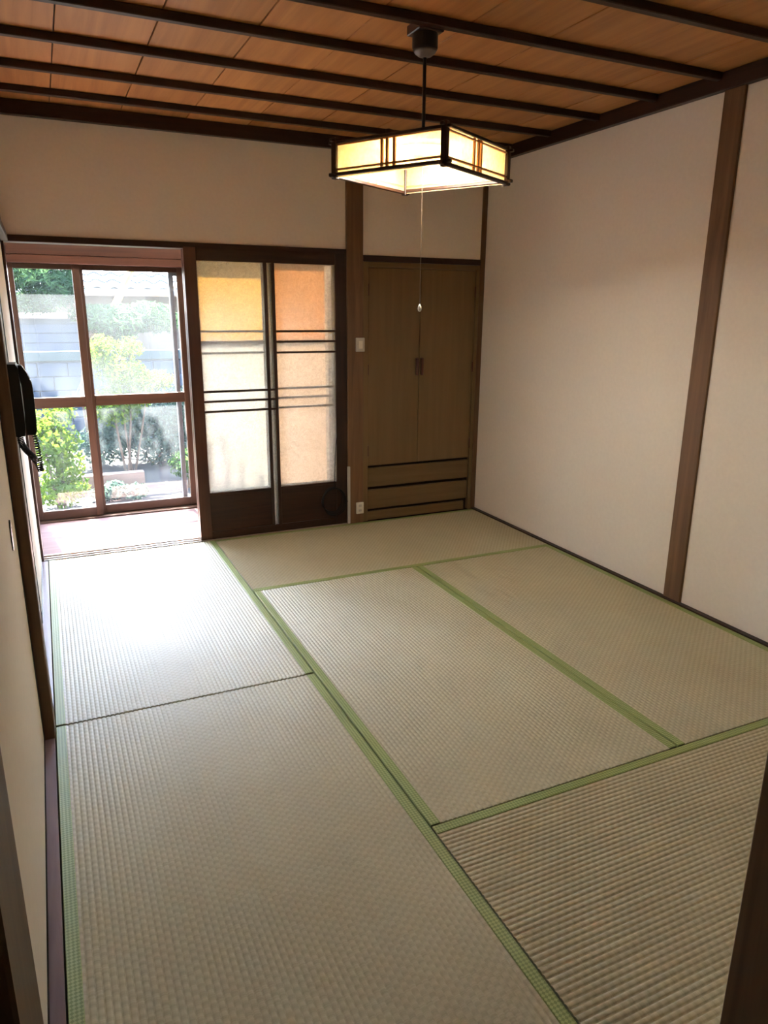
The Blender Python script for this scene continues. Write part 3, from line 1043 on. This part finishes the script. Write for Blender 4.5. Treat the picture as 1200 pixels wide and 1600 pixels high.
for a, b, z, rx, rz in pads[:9]:
    bm = bmesh.new()
    bm_tube(bm, [(0.58, 9.6, max(0.5, z - 0.3)), ((0.58 + a) / 2, (9.6 + b) / 2, z - 0.08), (a, b, z - 0.04)], [.035, .025, .01], 6)
    mesh_out('branch', bm, BARK, pt)

# tree beside the veranda whose crown shades the window foot
ot = empty('leafy_tree', (-1.5, 6.9, -0.55))
tag(ot, 'tall leafy tree beyond the veranda corner, its crown over the window', 'tree')
mesh_out('crown', foliage([(-.9, 6.7, 3.6, .6, .4), (-.2, 6.5, 3.45, .5, .35), (.35, 6.45, 3.3, .42, .3), (.9, 6.5, 3.25, .38, .26), (1.3, 6.5, 3.05, .3, .2), (-.3, 6.8, 4.1, .4, .2)], 5200, 0.09, 31), L2, ot)
bm = bmesh.new()
bm_tube(bm, [(-1.5, 6.9, -0.57), (-1.45, 6.88, 1.2), (-1.2, 6.8, 2.7), (-.6, 6.65, 3.4), (.4, 6.5, 3.3)], [.09, .08, .06, .04, .012], 8)
mesh_out('trunk', bm, BARK, ot)

# timber edging
te = box('timber_edging', 0.02, 0.98, 7.60, 7.72, -0.56, -0.345, wood('weathered_timber', (82, 62, 52), (102, 78, 66), 'X', 0.7))
tag(te, 'low weathered timber edging on the garden ground', 'edging')

# garden wall of grey blocks
BW = plain('grey_block', (40, 47, 58), 0.9, 0.1, 0.08, 14, 0.4)
gw = st(box('wall_garden', -3.0, 5.0, 11.03, 11.10, -0.60, 0.66, plain('mortar', (38, 44, 54), 0.9, 0.1)))
bme = None
for r in range(6):
    for k in range(20):
        x = -3.0 + k * 0.4 + (0.2 if r % 2 else 0)
        if bme is None:
            o = box('block', -0.195, 0.195, -0.035, 0.035, 0, 0.19, BW, None, 0.006)
            bme = o.data
            o.parent = gw
        else:
            o = bpy.data.objects.new('block', bme)
            COL.objects.link(o)
            o.parent = gw
        o.location = Vector((x + 0.2, 11.03, -0.57 + r * 0.2)) - ORIG[gw.name]
coping = box('coping', -3.0, 5.0, 10.975, 11.03, 0.645, 0.79, plain('teal_coping', (28, 43, 47), 0.9, 0.2), gw, 0.01)

# dark shed behind the garden wall
sh = empty('garden_shed', (-1.2, 12.6, -0.55))
tag(sh, 'dark slate coloured shed standing behind the garden wall', 'shed')
SHM = plain('slate_boards', (36, 42, 54), 0.8, 0.2, 0.1, 10)
box('shed_body', -3.2, 0.72, 12.3, 13.2, -0.57, 1.22, SHM, sh)
for k in range(7):
    box('board', -3.21, 0.73, 12.27, 12.302, 0.10 + k * 0.15, 0.242 + k * 0.15, SHM, sh, 0.006)
box('shed_roof', -3.4, 0.86, 12.1, 13.4, 1.22, 1.30, plain('shed_roof_brown', (84, 70, 64), 0.8, 0.2), sh, 0.01)

# neighbouring house: wall, eave and tiled roof
nh = empty('neighbour_house', (2.5, 14.8, -0.55))
tag(nh, 'neighbouring house with pale wall and grey tiled roof beyond the garden', 'house')
box('house_wall', -6.0, 9.0, 14.6, 14.8, -0.56, 1.62, plain('house_plaster', (70, 60, 52), 0.9, 0.1), nh)
box('gutter', -6.2, 9.2, 13.92, 14.02, 1.62, 1.72, plain('white_gutter', (160, 160, 160), 0.5, 0.3), nh, 0.01)
box('soffit', -6.2, 9.2, 14.0, 14.7, 1.60, 1.64, plain('soffit_wood', (130, 112, 98), 0.8, 0.2), nh)
for x in (-1.6, 0.6, 3.2):
    wn_ = box('window', x, x + 0.9, 14.57, 14.62, 0.2, 1.2, plain('window_frame_grey', (120, 122, 126), 0.5), nh)
    box('window_pane', x + 0.06, x + 0.84, 14.56, 14.575, 0.26, 1.14, plain('dark_pane', (58, 70, 84), 0.1, 0.5), wn_)
TILE = plain('roof_tile', (84, 86, 92), 0.5, 0.4, 0.08, 6)
bm = bmesh.new()
bm_extrude(bm, [(13.95, 1.70), (18.5, 3.85), (18.5, 3.75), (14.0, 1.62)], 'x', -6.2, 9.2)
rf = mesh_out('roof', bm, TILE, nh)
tme = None
sl = math.atan2(2.15, 4.55)
for r in range(12):
    for k in range(24):
        if tme is None:
            bm = bmesh.new()
            prof = []
            for i in range(9):
                t = i / 8
                prof.append((-0.15 + 0.30 * t, 0.03 * math.sin(t * math.pi * 2) + 0.02))
            A = [bm.verts.new((a, 0, z + 0.03)) for a, z in prof]
            B = [bm.verts.new((a, 0.34, z)) for a, z in prof]
            A2 = [bm.verts.new((a, 0, z - 0.0)) for a, z in prof]
            for i in range(8):
                bm.faces.new((A[i], A[i + 1], B[i + 1], B[i]))
                bm.faces.new((A2[i], A2[i + 1], A[i + 1], A[i]))
            tme = bpy.data.meshes.new('tile')
            bm.to_mesh(tme)
            bm.free()
            tme.materials.append(TILE)
        o = bpy.data.objects.new('tile', tme)
        COL.objects.link(o)
        o.parent = rf
        d = 0.02 + r * 0.30
        o.location = Vector((-2.0 + k * 0.29, 13.95 + d * math.cos(sl), 1.70 + d * math.sin(sl))) - ORIG[nh.name]
        o.rotation_euler = (sl, 0, 0)

# utility-pole stay with its yellow guard
bm = bmesh.new()
a, b = Vector((0.70, 10.3, 0.72)), Vector((1.36, 10.3, 1.98))
bm_tube(bm, [a, b], 0.05, 10)
gy = mesh_out('stay_wire_guard', bm, plain('yellow_plastic', (176, 128, 20), 0.5, 0.4), None, True)
tag(gy, 'slanted yellow guard tube on a stay wire behind the pine', 'guard')
bm = bmesh.new()
bm_tube(bm, [a + (a - b) * 1.005, a, b, b + (b - a) * 1.2], 0.006, 6)
mesh_out('wire', bm, M['rose'], gy)
